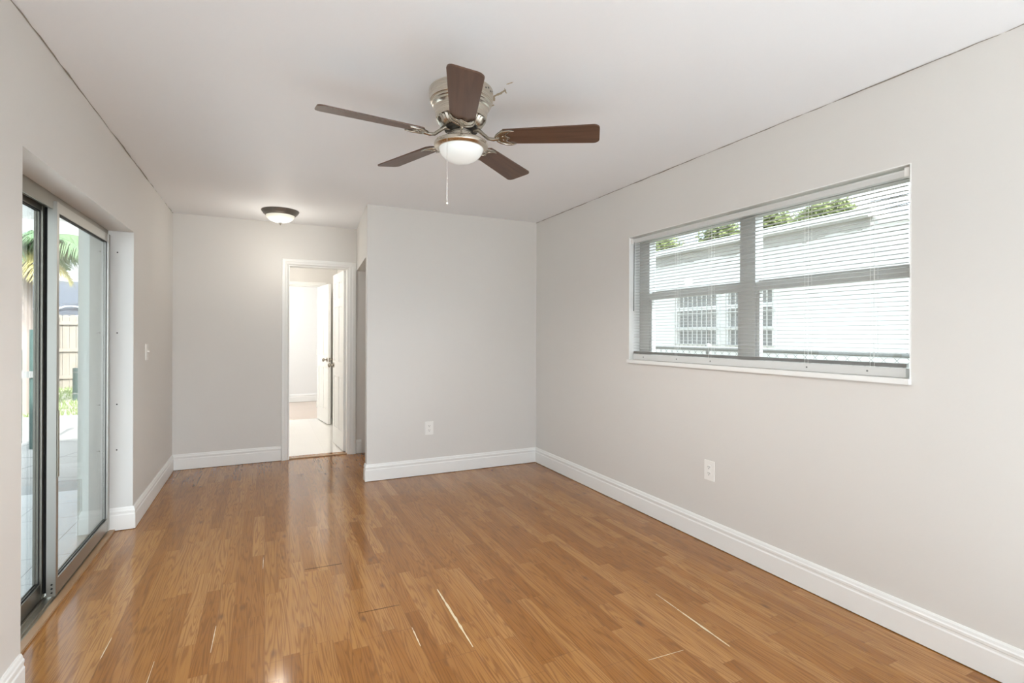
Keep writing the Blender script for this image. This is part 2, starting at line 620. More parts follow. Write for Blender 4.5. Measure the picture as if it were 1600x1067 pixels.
bm = bmesh.new()                                  # left wall around the glass door
box(bm, XO, XL, YB, DY0, 0, H)
box(bm, XO, XL, DY1, YF, 0, H)
box(bm, XO, XL, DY0, DY1, DZ, H)
struct('wall_left', bm, M['wall'])
bm = bmesh.new()                                  # pale lining of the reveal
box(bm, -0.945, XL-0.001, DY1-0.004, DY1+0.001, 0, DZ-0.003)
struct('trim_1', bm, M['reveal'])

bm = bmesh.new()                                  # right wall around the window
box(bm, XR, XRO, YB, -2.4, 0, H)                   # (an unseen window opening added behind the camera for more daylight)
box(bm, XR, XRO, -1.2, WY0, 0, H)
box(bm, XR, XRO, -2.4, -1.2, 0, 0.7)
box(bm, XR, XRO, -2.4, -1.2, 2.2, H)
box(bm, XR, XRO, WY1, YF+0.12, 0, H)
box(bm, XR, XRO, WY0, WY1, 0, WZ0-0.005)
box(bm, XR, XRO, WY0, WY1, WZ1, H)
struct('wall_right', bm, M['wall'])

bm = bmesh.new()                                  # far wall with the hall doorway
box(bm, XO, OX0, YF, YF+0.12, 0, H)
box(bm, OX1, XR, YF, YF+0.12, 0, H)
box(bm, OX0, OX1, YF, YF+0.12, OZ, H)
struct('wall_far', bm, M['wall'])

bm = bmesh.new()                                  # wall that stands forward on the right
box(bm, XJ, XR, YJ, YJ+0.075, 0, H)
struct('wall_front', bm, M['wall'])
bm = bmesh.new()                                  # lintel over the side opening, running a little askew to the far wall
prism(bm, [(XJ, YJ+0.075), (0.8995, YF), (0.9995, YF), (XJ+0.10, YJ+0.075)], 1.985, H)
struct('wall_side', bm, M['wall'])

bm = bmesh.new()                                  # back wall behind the camera; wide openings added to let daylight in
box(bm, XO, XRO, YB-0.15, YB, 0, 0.25)
box(bm, XO, XRO, YB-0.15, YB, 2.3, H)
for a, b in ((XO, -0.6), (0.75, 0.95), (2.3, XRO)):
    box(bm, a, b, YB-0.15, YB, 0.25, 2.3)
struct('wall_back', bm, M['wall'])

# baseboards
PROF = [(0, 0.004), (0.016, 0.004), (0.016, 0.100), (0.0125, 0.106), (0.0125, 0.114), (0.0145, 0.118),
        (0.0145, 0.128), (0.011, 0.133), (0.009, 0.143), (0.005, 0.150), (0, 0.150)]


def baseboard(name, path):
    bm = bmesh.new()
    sweep(bm, path, PROF)
    struct(name, bm, M['trim'])


baseboard('baseboard_right', [(XR, YB), (XR, YJ), (XJ, YJ), (XJ, YJ+0.07)])
baseboard('baseboard_far', [(0.155, YF), (XL, YF), (XL, DY1), (-0.93, DY1)])
baseboard('baseboard_left', [(XL, DY0-0.01), (XL, YB)])
baseboard('baseboard_side', [(0.955, YF+0.002), (0.899, YF)])

# fine jagged cracks where ceiling meets the walls
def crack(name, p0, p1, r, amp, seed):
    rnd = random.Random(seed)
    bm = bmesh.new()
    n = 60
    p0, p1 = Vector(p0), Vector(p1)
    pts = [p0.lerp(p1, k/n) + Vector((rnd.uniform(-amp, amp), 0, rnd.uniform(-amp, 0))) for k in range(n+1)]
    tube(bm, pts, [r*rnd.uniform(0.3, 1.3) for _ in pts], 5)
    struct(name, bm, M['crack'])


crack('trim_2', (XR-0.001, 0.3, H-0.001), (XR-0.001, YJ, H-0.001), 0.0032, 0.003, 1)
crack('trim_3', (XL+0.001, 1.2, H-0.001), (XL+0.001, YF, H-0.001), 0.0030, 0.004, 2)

# chips and opened joints in the laminate (parts of the floor)
def sliver(name, m, x0, y0, x1, y1, w, seed, n=12):
    rnd = random.Random(seed)
    bm = bmesh.new()
    L, Rr = [], []
    d = Vector((x1-x0, y1-y0)); nn = Vector((-d.y, d.x)).normalized()
    for k in range(n+1):
        t = k/n
        ww = w*(0.25+0.75*math.sin(PI*min(1, max(0, t*0.9+0.05))))*rnd.uniform(0.55, 1.15)
        c = Vector((x0, y0))+d*t
        L.append(c+nn*ww/2); Rr.append(c-nn*ww/2*rnd.uniform(0.6, 1))
    prism(bm, L+Rr[::-1], -0.001, 0.0009)
    obj(name, bm, m, floor)


sliver('chipped_edge', M['chip'], 0.796, 2.53, 0.784, 2.00, 0.014, 1, 16)
sliver('chipped_edge', M['chip'], 1.765, 1.86, 1.752, 1.545, 0.011, 2, 14)
sliver('chipped_edge', M['chip'], 1.772, 2.02, 1.765, 1.85, 0.004, 3)
sliver('chipped_edge', M['chip'], 0.592, 2.25, 0.589, 2.10, 0.006, 4)
sliver('chipped_edge', M['chip'], -0.190, 2.63, -0.194, 2.42, 0.004, 5)
sliver('chipped_edge', M['chip'], -0.389, 2.45, -0.391, 2.02, 0.003, 6)
sliver('chipped_edge', M['chip'], -0.583, 2.72, -0.586, 2.56, 0.005, 7)
sliver('chipped_edge', M['chip'], -0.002, 3.32, -0.004, 3.16, 0.003, 8)
sliver('open_joint', M['gap'], 0.203, 3.052, 0.398, 3.044, 0.006, 9, 4)
sliver('open_joint', M['gap'], 0.398, 2.470, 0.590, 2.462, 0.003, 10, 4)
sliver('open_joint', M['chip'], 1.385, 1.62, 1.56, 1.61, 0.002, 11, 4)

# ------------------------------------------------------------------ sliding glass door (left wall)
d1 = thing('door_1', None, None, (-0.93, (DY0+DY1)/2, 0), kind='structure')
def dpart(name, bm, m, parent=d1, smooth=None, label=None):
    for v in bm.verts: v.co -= Vector(d1.location)
    return obj(name, bm, m, parent, smooth, label)


bm = bmesh.new()                                   # outer frame: jambs and head
box(bm, -1.015, -0.955, DY0, DY0+0.03, 0, DZ)
box(bm, -1.015, -0.930, DY1-0.030, DY1-0.004, 0, DZ)
box(bm, -0.960, -0.945, DY1-0.045, DY1-0.030, 0, DZ)
box(bm, -1.015, -0.925, DY0, DY1-0.004, DZ-0.032, DZ)
box(bm, -0.9285, -0.9205, DY0, DY1-0.004, DZ-0.075, DZ-0.03)
box(bm, -0.962, -0.955, DY0, DY1-0.004, DZ-0.060, DZ-0.03)
dpart('door_frame', bm, M['alu_frame'])
bm = bmesh.new()                                   # floor track with ribs
box(bm, -1.015, -0.912, DY0, DY1-0.004, 0.0, 0.010)
for x in (-0.982, -0.955, -0.924):
    box(bm, x-0.002, x+0.002, DY0, DY1-0.004, 0.010, 0.020)
dpart('floor_track', bm, M['alu_dark'])
bm = bmesh.new()
box(bm, -0.911, -0.880, DY0, DY1-0.005, 0.0, 0.012)
bev(bm, 0.005, 2)
dpart('threshold', bm, M['threshold'])


def glass_panel(name, mt, x0, x1, y0, y1, z0, z1, ls, rs, tr, br):
    bm = bmesh.new()
    box(bm, x0, x1, y0, y0+ls, z0, z1)
    box(bm, x0, x1, y1-rs, y1, z0, z1)
    box(bm, x0+0.004, x1-0.004, y0+ls, y1-rs, z1-tr, z1)
    box(bm, x0+0.002, x1-0.002, y0+ls, y1-rs, z0, z0+br)
    bev(bm, 0.0025, 2)
    p = dpart(name, bm, mt, smooth=40)
    xc = (x0+x1)/2
    bm = bmesh.new()
    box(bm, xc-0.003, xc+0.003, y0+ls-0.005, y1-rs+0.005, z0+br-0.005, z1-tr+0.005)
    dpart('glass_pane', bm, M['glass'], p)
    bm = bmesh.new()
    t = 0.006
    for xx in (xc-0.008, xc+0.005):
        box(bm, xx, xx+0.003, y0+ls, y0+ls+t, z0+br, z1-tr)
        box(bm, xx, xx+0.003, y1-rs-t, y1-rs, z0+br, z1-tr)
        box(bm, xx, xx+0.003, y0+ls+t, y1-rs-t, z0+br, z0+br+t)
        box(bm, xx, xx+0.003, y0+ls+t, y1-rs-t, z1-tr-t, z1-tr)
    dpart('gasket', bm, M['gasket'], p)
    return p


sl = glass_panel('sliding_panel', M['alu'], -0.942, -0.906, 3.20, DY1-0.036, 0.027, DZ-0.036, 0.030, 0.042, 0.05, 0.075)
fx = glass_panel('fixed_panel', M['alu_frame'], -1.000, -0.966, DY0+0.030, 3.262, 0.013, DZ-0.033, 0.040, 0.040, 0.05, 0.075)
bm = bmesh.new()
for k in range(3):
    tube(bm, [(-0.921, 3.197, 0.045+k*0.020), (-0.921, 3.2035, 0.045+k*0.020)], 0.0042, 10)
dpart('assembly_screws', bm, M['gasket'], sl)
bm = bmesh.new()
box(bm, -0.905, -0.901, 3.205, 3.226, 0.60, 0.92)
bev(bm, 0.002, 2)
bm2 = bm
dpart('pull_plate', bm2, M['alu_dark'], sl)
dpart('weather_strip', B(-0.9665, -0.9425, 3.246, 3.2615, 0.03, DZ-0.06), M['gasket'], sl)
# screw heads in the far reveal
bm = bmesh.new()
for z in (1.83, 1.30, 0.83, 0.53):
    tube(bm, [(-0.875, DY1-0.0050, z), (-0.875, DY1-0.0035, z)], 0.0045, 8)
struct('trim_4', bm, M['dark'])

# ------------------------------------------------------------------ window (right wall)
w1 = thing('window_1', None, None, (2.60, (WY0+WY1)/2, WZ0), kind='structure')
def wpart(name, bm, m, parent=w1, smooth=None):
    for v in bm.verts: v.co -= Vector(w1.location)
    return obj(name, bm, m, parent, smooth)


bm = bmesh.new()
fx0, fx1 = 2.60, 2.66
zb = WZ0+0.012
box(bm, fx0, fx1, WY0, WY0+0.030, zb, WZ1)
box(bm, fx0, fx1, WY1-0.115, WY1, zb, WZ1)
box(bm, fx0, fx1, WY0+0.030, WY1-0.115, WZ1-0.04, WZ1)
box(bm, fx0, fx1, WY0+0.030, WY1-0.115, zb, zb+0.018)
box(bm, fx0-0.005, fx1, 2.113, 2.221, zb+0.018, WZ1-0.04)
bev(bm, 0.003, 2)
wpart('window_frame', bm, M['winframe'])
for (a, b) in ((WY0+0.030, 2.113), (2.221, WY1-0.115)):
    bm = bmesh.new()
    box(bm, fx0+0.002, fx0+0.030, a, b, 1.560, 1.605)
    box(bm, fx0+0.030, fx1-0.005, a, b, 1.575, 1.622)
    for (p, q) in ((a, a+0.022), (b-0.022, b)):
        box(bm, fx0+0.004, fx0+0.030, p, q, zb+0.018, 1.560)
    box(bm, fx0+0.004, fx0+0.030, a+0.022, b-0.022, zb+0.018, zb+0.034)
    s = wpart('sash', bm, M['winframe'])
    bm = bmesh.new()
    box(bm, fx0+0.015, fx0+0.019, a+0.02, b-0.02, zb+0.030, 1.565)
    box(bm, fx0+0.042, fx0+0.046, a, b, 1.60, WZ1-0.04)
    wpart('pane', bm, M['glass'], s)
bm = bmesh.new()                                     # sill board with a rounded nose
box(bm, XR-0.022, 2.60, WY0-0.002, WY1+0.002, WZ0-0.012, WZ0+0.012)
bev(bm, 0.006, 3)
wpart('window_sill', bm, M['trim'])
bm = bmesh.new()                                     # white lining of the reveal
box(bm, XR-0.002, 2.60, WY1-0.004, WY1+0.0005, WZ0+0.012, WZ1)
box(bm, XR-0.002, 2.60, WY0-0.0005, WY0+0.004, WZ0+0.012, WZ1)
box(bm, XR-0.002, 2.60, WY0+0.004, WY1-0.004, WZ1-0.004, WZ1+0.0005)
wpart('reveal_lining', bm, M['trim'])

# ------------------------------------------------------------------ blind
bl = thing('window_blind', 'white mini blind with open slats covering the wide window', 'blind', (2.538, 2.21, 2.035))
def bpart(name, bm, m, parent=bl, smooth=None, label=None):
    for v in bm.verts: v.co -= Vector(bl.location)
    return obj(name, bm, m, parent, smooth, label)


by0, by1 = 1.288, 3.135
bm = bmesh.new()
box(bm, 2.522, 2.556, by0-0.006, by1+0.006, 1.994, 2.018)
box(bm, 2.5195, 2.524, by0-0.006, by1+0.006, 2.015, 2.022)
box(bm, 2.5195, 2.524, by0-0.006, by1+0.006, 1.992, 1.996)
bev(bm, 0.001, 1)
bpart('headrail', bm, M['vinyl'])
for y in (by0-0.018, by1-0.002):
    bm = bmesh.new()
    box(bm, 2.514, 2.560, y, y+0.020, 1.990, 2.030)
    bpart('bracket', bm, M['plastic'])


def slat(bm, z, y0, y1, sag=0.0022, tilt=0.0):
    n = 6
    w = 0.0125
    top, bot = [], []
    for k in range(n+1):
        t = -1+2*k/n
        x = 2.538+t*w
        zz = z+sag*(1-t*t)+tilt*t*w
        top.append((x, zz+0.00025)); bot.append((x, zz-0.00025))
    ring = top+bot[::-1]
    a = [bm.verts.new((x, y0, zz)) for x, zz in ring]
    b = [bm.verts.new((x, y1, zz)) for x, zz in ring]
    m_ = len(ring)
    for k in range(m_):
        bm.faces.new((a[k], a[(k+1) % m_], b[(k+1) % m_], b[k]))
    bm.faces.new(a[::-1]); bm.faces.new(b)


bm = bmesh.new()
z = 1.977
while z > 1.182:
    slat(bm, z, by0, by1, 0.0022, 0.0)
    z -= 0.0211
for k in range(9):
    slat(bm, 1.1745-k*0.0022, by0, by1, 0.0016, 0.0)
bmesh.ops.recalc_face_normals(bm, faces=bm.faces[:])
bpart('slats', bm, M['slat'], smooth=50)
bm = bmesh.new()
box(bm, 2.525, 2.551, by0, by1, 1.1135, 1.154)
bev(bm, 0.004, 2)
br_ = bpart('bottom_rail', bm, M['vinyl'], smooth=40)
for y in (1.448, 1.745, 2.385, 2.680, 3.02):
    bm = bmesh.new()
    tube(bm, [(2.5240, y, 1.134), (2.5255, y, 1.134)], 0.0045, 8)
    bpart('cord_plug', bm, M['wand'], br_)
for y in (1.423, 1.7435, 2.384, 2.680):
    bm = bmesh.new()
    for x in (2.5245, 2.5515):
        tube(bm, [(x, y-0.006, 1.98), (x, y-0.006, 1.15)], 0.0008, 5)
        tube(bm, [(x, y+0.012, 1.98), (x, y+0.012, 1.15)], 0.0008, 5)
    bpart('ladder_cord', bm, M['cord'])
bm = bmesh.new()
tube(bm, [(2.512, 3.108, 1.995), (2.510, 3.109, 1.97), (2.508, 3.110, 1.478)], [0.002, 0.0042, 0.0042], 8)
bpart('tilt_wand', bm, M['wand'], smooth=60, label='grey tilt wand')

# ------------------------------------------------------------------ hall door and casing
d2 = thing('door_2', None, None, (OX1-0.012, YF+0.125, 0), kind='structure')


def casing(name, x0, x1, zt, wl, wr, wt, yface, depth, yb, parent=None):
    """moulded casing around an opening x0..x1 up to zt, plus jamb lining back to yb"""
    bm = bmesh.new()
    prof = [(0.0, 0.0), (0.22, 0.70), (0.45, 0.78), (0.6, 1.0), (0.92, 1.0), (1.0, 0.75), (1.0, 0.0)]
    L, T, Rr = [], [], []
    rows = []
    for t, d in prof:
        y = yface-depth*d-0.002
        if d == 0: y = yface
        pts = [(x0-wl*t, y, 0.0), (x0-wl*t, y, zt+wt*t), (x1+wr*t, y, zt+wt*t), (x1+wr*t, y, 0.0)]
        rows.append([bm.verts.new(p) for p in pts])
    n = len(rows)
    for k in range(n):
        a, b = rows[k], rows[(k+1) % n]
        for q in range(3):
            bm.faces.new((a[q], a[q+1], b[q+1], b[q]))
    bm.faces.new([r[0] for r in rows]); bm.faces.new([r[3] for r in rows])
    bmesh.ops.recalc_face_normals(bm, faces=bm.faces[:])
    box(bm, x0-0.012, x0+0.006, yface-0.002, yb, 0, zt)
    box(bm, x1-0.006, x1+0.012, yface-0.002, yb, 0, zt)
    box(bm, x0+0.006, x1-0.006, yface-0.002, yb, zt-0.006, zt+0.012)
    o = struct(name, bm, M['trim'], parent)
    return o


casing('trim_5', OX0, OX1, OZ, 0.066, 0.084, 0.066, YF, 0.018, YF+0.12)
struct('trim_6', B(OX0+0.006, OX1-0.006, YF-0.001, YF+0.045, 0.0005, 0.010), M['threshold'])


def panel_leaf(w, h, t):
    """six-panel leaf lying along +x from the hinge, thickness along y"""
    bm = bmesh.new()
    box(bm, 0.002, w-0.002, -t/2+0.007, t/2-0.007, 0.002, h-0.002)
    st, mid = 0.085*w/0.58, 0.075*w/0.58
    rails = [(0, 0.20), (0.80, 0.97), (1.60, 1.69), (h-0.105, h)]
    for a, b in ((0, st), (w/2-mid/2, w/2+mid/2), (w-st, w)):
        box(bm, a, b, -t/2, t/2, 0, h)
    for a, b in rails:
        for (p, q) in ((st, w/2-mid/2), (w/2+mid/2, w-st)):
            box(bm, p, q, -t/2, t/2, a, b)
    for (a, b) in ((0.20, 0.80), (0.97, 1.60), (1.69, h-0.105)):
        for (p, q) in ((st, w/2-mid/2), (w/2+mid/2, w-st)):
            g_ = 0.022
            for s in (-1, 1):
                v0 = [bm.verts.new((x, s*(t/2-0.007), z)) for x, z in ((p+0.006, a+0.006), (q-0.006, a+0.006), (q-0.006, b-0.006), (p+0.006, b-0.006))]
                v1 = [bm.verts.new((x, s*(t/2-0.001), z)) for x, z in ((p+g_, a+g_), (q-g_, a+g_), (q-g_, b-g_), (p+g_, b-g_))]
                bm.faces.new(v1)
                for k in range(4):
                    bm.faces.new((v0[k], v0[(k+1) % 4], v1[(k+1) % 4], v1[k]))
    bmesh.ops.recalc_face_normals(bm, faces=bm.faces[:])
    return bm


def knob_bm(x, z, t):
    bm = bmesh.new()
    prof = [(0.0, 0.0), (0.031, 0.0), (0.031, 0.005), (0.020, 0.009), (0.011, 0.014), (0.010, 0.034),
            (0.022, 0.040), (0.0275, 0.050), (0.026, 0.060), (0.016, 0.067), (0.0, 0.069)]
    lathe(bm, prof, 20)
    q = bm.copy()
    r1 = Matrix.Translation((x, -t/2, z)) @ Matrix.Rotation(PI/2, 4, 'X')
    r2 = Matrix.Translation((x, t/2, z)) @ Matrix.Rotation(-PI/2, 4, 'X')
    bmesh.ops.transform(bm, matrix=r1, verts=bm.verts[:])
    bmesh.ops.transform(q, matrix=r2, verts=q.verts[:])
    me = bpy.data.meshes.new('tmp')
    q.to_mesh(me); q.free()
    bm.from_mesh(me)
    bpy.data.meshes.remove(me)
    return bm


def hang_door(root, w, h, t, hinge_z, knob_side=1):
    lf = panel_leaf(w, h, t)
    for v in lf.verts: v.co.z += 0.012
    o = obj('leaf', lf, M['trim'], root)
    obj('knob', knob_bm(w-0.06, 0.93, t), M['nickel_dark'], root, 50)
    bm = bmesh.new()
    box(bm, w-0.001, w+0.0015, -0.012, 0.012, 0.90, 0.96)
    obj('latch_plate', bm, M['nickel_dark'], root)
    for z in hinge_z:
        bm = bmesh.new()
        tube(bm, [(-0.006, -t/2-0.004, z-0.045), (-0.006, -t/2-0.004, z+0.045)], 0.007, 10)
        box(bm, -0.004, 0.0005, -t/2, t/2, z-0.045, z+0.045)
        box(bm, -0.006, 0.03, -t/2-0.0025, -t/2, z-0.045, z+0.045)
        obj('hinge', bm, M['plastic'], root)
    return o


d2.rotation_euler = (0, 0, math.radians(94.5))
hang_door(d2, 0.575, 1.985, 0.035, (0.22, 1.02, 1.80))

# hall beyond the doorway, and the bright room at its end
bm = bmesh.new()
prism(bm, [(-1.0, YF+0.12), (2.0, YF+0.12), (2.0, 8.49), (-1.0, 8.49)], -0.12, -0.002)
struct('floor_hall', bm, M['tile'])
bm = bmesh.new()
prism(bm, [(-1.9, 8.49), (3.0, 8.49), (3.0, 10.9), (-1.9, 10.9)], -0.12, 0.0)
struct('floor_end_room', bm, M['far_floor'])
H2X0, H2X1, H2Z, H2Y = 0.02, 0.775, 2.03, 8.44
bm = bmesh.new()
box(bm, -1.0, H2X0, H2Y, H2Y+0.1, 0, H)
box(bm, H2X1, 2.0, H2Y, H2Y+0.1, 0, H)
box(bm, H2X0, H2X1, H2Y, H2Y+0.1, H2Z, H)
struct('wall_hall_end', bm, M['wall'])
struct('wall_hall_right', B(1.02, 1.12, YF+0.12, H2Y, 0, H), M['wall'])
struct('wall_hall_left', B(-1.0, -0.9, YF+0.12, H2Y, 0, H), M['wall'])
casing('trim_7', H2X0, H2X1, H2Z, 0.07, 0.085, 0.06, H2Y, 0.018, H2Y+0.1)
d3 = thing('door_3', None, None, (H2X1-0.03, H2Y-0.035, 0), math.radians(-82), kind='structure')
hang_door(d3, 0.65, 2.0, 0.035, (0.22, 1.02, 1.80))
bm = bmesh.new()
box(bm, -1.9, 3.0, 10.65, 10.75, 0, H)
box(bm, 2.9, 3.0, 8.54, 10.65, 0, H)
box(bm, -1.9, -1.0, 8.44, 8.54, 0, H)
box(bm, 2.0, 3.0, 8.44, 8.54, 0, H)
box(bm, -1.9, -1.8, 8.54, 10.65, 0, 0.2)  # side left open, added to let daylight into the end room
box(bm, -1.9, -1.8, 8.54, 10.65, 2.3, H)
struct('wall_end_room', bm, M['endwall'])
baseboard('baseboard_end_room', [(2.9, 10.65), (-1.8, 10.65)])
baseboard('baseboard_hall', [(1.02, 6.0), (1.02, H2Y)])
el = bpy.data.lights.new('end_room_fill', 'POINT')  # added fill light without a fixture, brightens the end room
el.energy = 25
el.color = (1.0, 0.96, 0.90)
el.shadow_soft_size = 0.12
eo = bpy.data.objects.new('end_room_fill', el)
COL.objects.link(eo)
eo.location = (-0.5, 9.5, 2.1)
hl = bpy.data.lights.new('hall_fill', 'POINT')  # added fill light, lifts the hall and its open door
hl.energy = 22
hl.color = (1.0, 0.96, 0.90)
hl.shadow_soft_size = 0.12
ho = bpy.data.objects.new('hall_fill', hl)
COL.objects.link(ho)
ho.location = (-0.5, 7.1, 2.2)
struct('ceiling_end_room', B(-1.95, XL-0.23, 8.44, 11.0, H, H+0.18), M['ceiling'])
# closet space behind the forward wall
struct('wall_closet', B(1.75, 1.83, YJ+0.075, YF, 0, H), M['wall'])

# ------------------------------------------------------------------ outlets and switch
def rounded_plate(w, h, t):
    bm = bmesh.new()
    box(bm, -w/2, w/2, -t, 0, -h/2, h/2)
    bev(bm, 0.003, 2)
    return bm


def outlet(loc, rz, label):
    r = thing('wall_outlet', label, 'outlet', loc, rz, 'duplex outlets low on the walls')
    obj('cover_plate', rounded_plate(0.078, 0.122, 0.006), M['plastic'], r)
    for s in (-1, 1):
        bm = bmesh.new()
        n = 24
        pts = []
        for k in range(n):
            a = 2*PI*k/n
            pts.append((0.0175*math.cos(a), max(-0.0135, min(0.0135, 0.0175*math.sin(a)))))
        prism(bm, pts, 0, 0.0025)
        bmesh.ops.transform(bm, matrix=Matrix.Translation((0, -0.0055, s*0.0195)) @ Matrix.Rotation(PI/2, 4, 'X'), verts=bm.verts[:])
        rc = obj('receptacle', bm, M['plastic'], r)
        bm = bmesh.new()
        box(bm, -0.0080, -0.0055, -0.0084, -0.0076, s*0.0195-0.001, s*0.0195+0.008)
        box(bm, 0.0055, 0.0080, -0.0084, -0.0076, s*0.0195-0.001, s*0.0195+0.007)
        tube(bm, [(0, -0.0084, s*0.0195-0.0075), (0, -0.0076, s*0.0195-0.0075)], 0.003, 8)
        obj('slots', bm, M['dark'], rc)
    bm = bmesh.new()
    tube(bm, [(0, -0.0078, 0), (0, -0.0055, 0)], 0.0032, 10)
    obj('screw', bm, M['plastic'], r)
    return r


outlet((1.378, YJ, 0.430), 0, 'white duplex outlet on the short forward wall at the back')
outlet((XR, 2.364, 0.456), -PI/2, 'white duplex outlet on the long right wall below the window')
sw = thing('light_switch', 'white toggle light switch on the left wall past the glass door', 'switch', (XL, 4.60, 1.16), PI/2)
obj('cover_plate', rounded_plate(0.072, 0.118, 0.006), M['plastic'], sw)
bm = B(-0.005, 0.005, -0.020, -0.005, 0.0, 0.010)
bev(bm, 0.0015, 2)
obj('toggle', bm, M['plastic'], sw)
for s in (-1, 1):
    bm = bmesh.new()
    tube(bm, [(0, -0.0075, s*0.03), (0, -0.0055, s*0.03)], 0.003, 8)
    obj('screw', bm, M['chain'], sw)

# ------------------------------------------------------------------ flush ceiling light
fl = thing('flush_ceiling_light', 'round flush ceiling light with lit alabaster glass bowl and dark pewter rim', 'ceiling light', (0.128, 5.25, H))
bm = bmesh.new()
lathe(bm, [(0.0, 0.0), (0.160, 0.0), (0.162, -0.006), (0.157, -0.016), (0.150, -0.022), (0.146, -0.032), (0.136, -0.038),
           (0.130, -0.046), (0.122, -0.047), (0.0, -0.040)], 48)
obj('rim', bm, M['pewter'], fl, 40)
bm = bmesh.new()
prof = [(0.123, -0.042)]
for k in range(1, 15):
    a = PI/2*k/14
    prof.append((0.123*math.cos(a) if k < 14 else 0.0, -0.042-0.070*math.sin(a)))
lathe(bm, prof, 48, cap=False)
obj('glass_bowl', bm, M['alabaster'], fl, 60)
bm = bmesh.new()
lathe(bm, [(0.0, -0.108), (0.016, -0.110), (0.017, -0.114), (0.007, -0.118), (0.006, -0.123), (0.008, -0.127), (0.004, -0.133), (0.0, -0.134)], 20)
obj('finial', bm, M['nickel_dark'], fl, 40)
pl = bpy.data.lights.new('flush_lamp_bulb', 'POINT')
pl.energy = 3.2
pl.color = (1.0, 0.95, 0.86)
pl.shadow_soft_size = 0.05
po = bpy.data.objects.new('flush_lamp_bulb', pl)
COL.objects.link(po)
po.location = (0.128, 5.25, H-0.42)

# ------------------------------------------------------------------ ceiling fan
FX, FY = 0.829, 2.287
fan = thing('ceiling_fan', 'five blade hugger ceiling fan with brushed nickel housing and walnut blades', 'ceiling fan', (FX, FY, H))
bm = bmesh.new()
lathe(bm, [(0.0, 0.0), (0.146, 0.0), (0.149, -0.004), (0.149, -0.048), (0.146, -0.056), (0.141, -0.059), (0.141, -0.068),
           (0.136, -0.072), (0.135, -0.080), (0.128, -0.086), (0.125, -0.092), (0.121, -0.120), (0.117, -0.137), (0.0, -0.137)], 64)
obj('motor_housing', bm, M['nickel'], fan, 35)
bm = bmesh.new()
for k in range(4):
    a = math.radians(-62+k*8)
    tube(bm, [(0.147*math.cos(a), 0.147*math.sin(a), -0.026+0.008*(k % 2)), (0.1497*math.cos(a), 0.1497*math.sin(a), -0.026+0.008*(k % 2))], 0.004, 8)
obj('vent_holes', bm, M['dark'], fan)
bm = bmesh.new()                                     # fluted lower cone
n = 72
rings = []
for (r, z, amp) in ((0.117, -0.137, 0.0), (0.115, -0.142, 0.005), (0.103, -0.160, 0.010), (0.084, -0.173, 0.009), (0.072, -0.177, 0.0)):
    rings.append([bm.verts.new(((r-amp*(k % 2))*math.cos(2*PI*k/n), (r-amp*(k % 2))*math.sin(2*PI*k/n), z)) for k in range(n)])
for a, b in zip(rings, rings[1:]):
    for k in range(n): bm.faces.new((a[k], b[k], b[(k+1) % n], a[(k+1) % n]))
bm.faces.new(rings[-1])
bmesh.ops.recalc_face_normals(bm, faces=bm.faces[:])
obj('fluted_cone', bm, M['nickel_dark'], fan, 20)
bm = bmesh.new()
lathe(bm, [(0.0, -0.176), (0.078, -0.176), (0.080, -0.180), (0.078, -0.189), (0.060, -0.192), (0.0, -0.192)], 40)
obj('flywheel', bm, M['black_metal'], fan, 40)
bm = bmesh.new()
lathe(bm, [(0.0, -0.190), (0.044, -0.190), (0.050, -0.194), (0.051, -0.236), (0.054, -0.246), (0.0, -0.246)], 40)
swh = obj('switch_housing', bm, M['nickel'], fan, 40)
bm = bmesh.new()
lathe(bm, [(0.0, -0.241), (0.056, -0.241), (0.085, -0.237), (0.112, -0.240), (0.124, -0.247), (0.127, -0.255), (0.125, -0.265),
           (0.116, -0.272), (0.105, -0.274), (0.101, -0.271), (0.0, -0.265)], 56)
obj('light_rim', bm, M['nickel'], fan, 40)
bm = bmesh.new()
prof = [(0.103, -0.269)]
for k in range(1, 15):
    a = PI/2*k/14
    prof.append((0.103*math.cos(a) if k < 14 else 0.0, -0.269-0.070*math.sin(a)))
lathe(bm, prof, 48, cap=False)
obj('glass_bowl', bm, M['bowl'], fan, 60)
bm = bmesh.new()
ca = math.radians(221)
cx, cy = 0.053*math.cos(ca), 0.053*math.sin(ca)
ox, oy = 0.128*math.cos(ca), 0.128*math.sin(ca)
tube(bm, [(cx, cy, -0.215), (ox*0.8, oy*0.8, -0.232), (ox, oy, -0.242), (ox*1.01, oy*1.01, -0.27), (ox*1.01, oy*1.01, -0.560)], 0.0008, 6)
z = -0.27
while z > -0.555:
    bmesh.ops.create_uvsphere(bm, u_segments=6, v_segments=4, radius=0.0014, matrix=Matrix.Translation((ox*1.01, oy*1.01, z)))
    z -= 0.008
bmesh.ops.create_uvsphere(bm, u_segments=10, v_segments=6, radius=0.004, matrix=Matrix.Translation((ox*1.01, oy*1.01, -0.560)))
obj('pull_chain', bm, M['chain'], fan, 60)


fs = bpy.data.lights.new('fan_fill_spot', 'SPOT')  # downward spot added below the bowl to brighten the deeper walls
fs.energy = 27.0
fs.color = (1.0, 0.97, 0.93)
fs.spot_size = math.radians(172)
fs.spot_blend = 0.6
fs.shadow_soft_size = 0.10
fo_ = bpy.data.objects.new('fan_fill_spot', fs)
COL.objects.link(fo_)
fo_.location = (FX, FY, H-0.43)


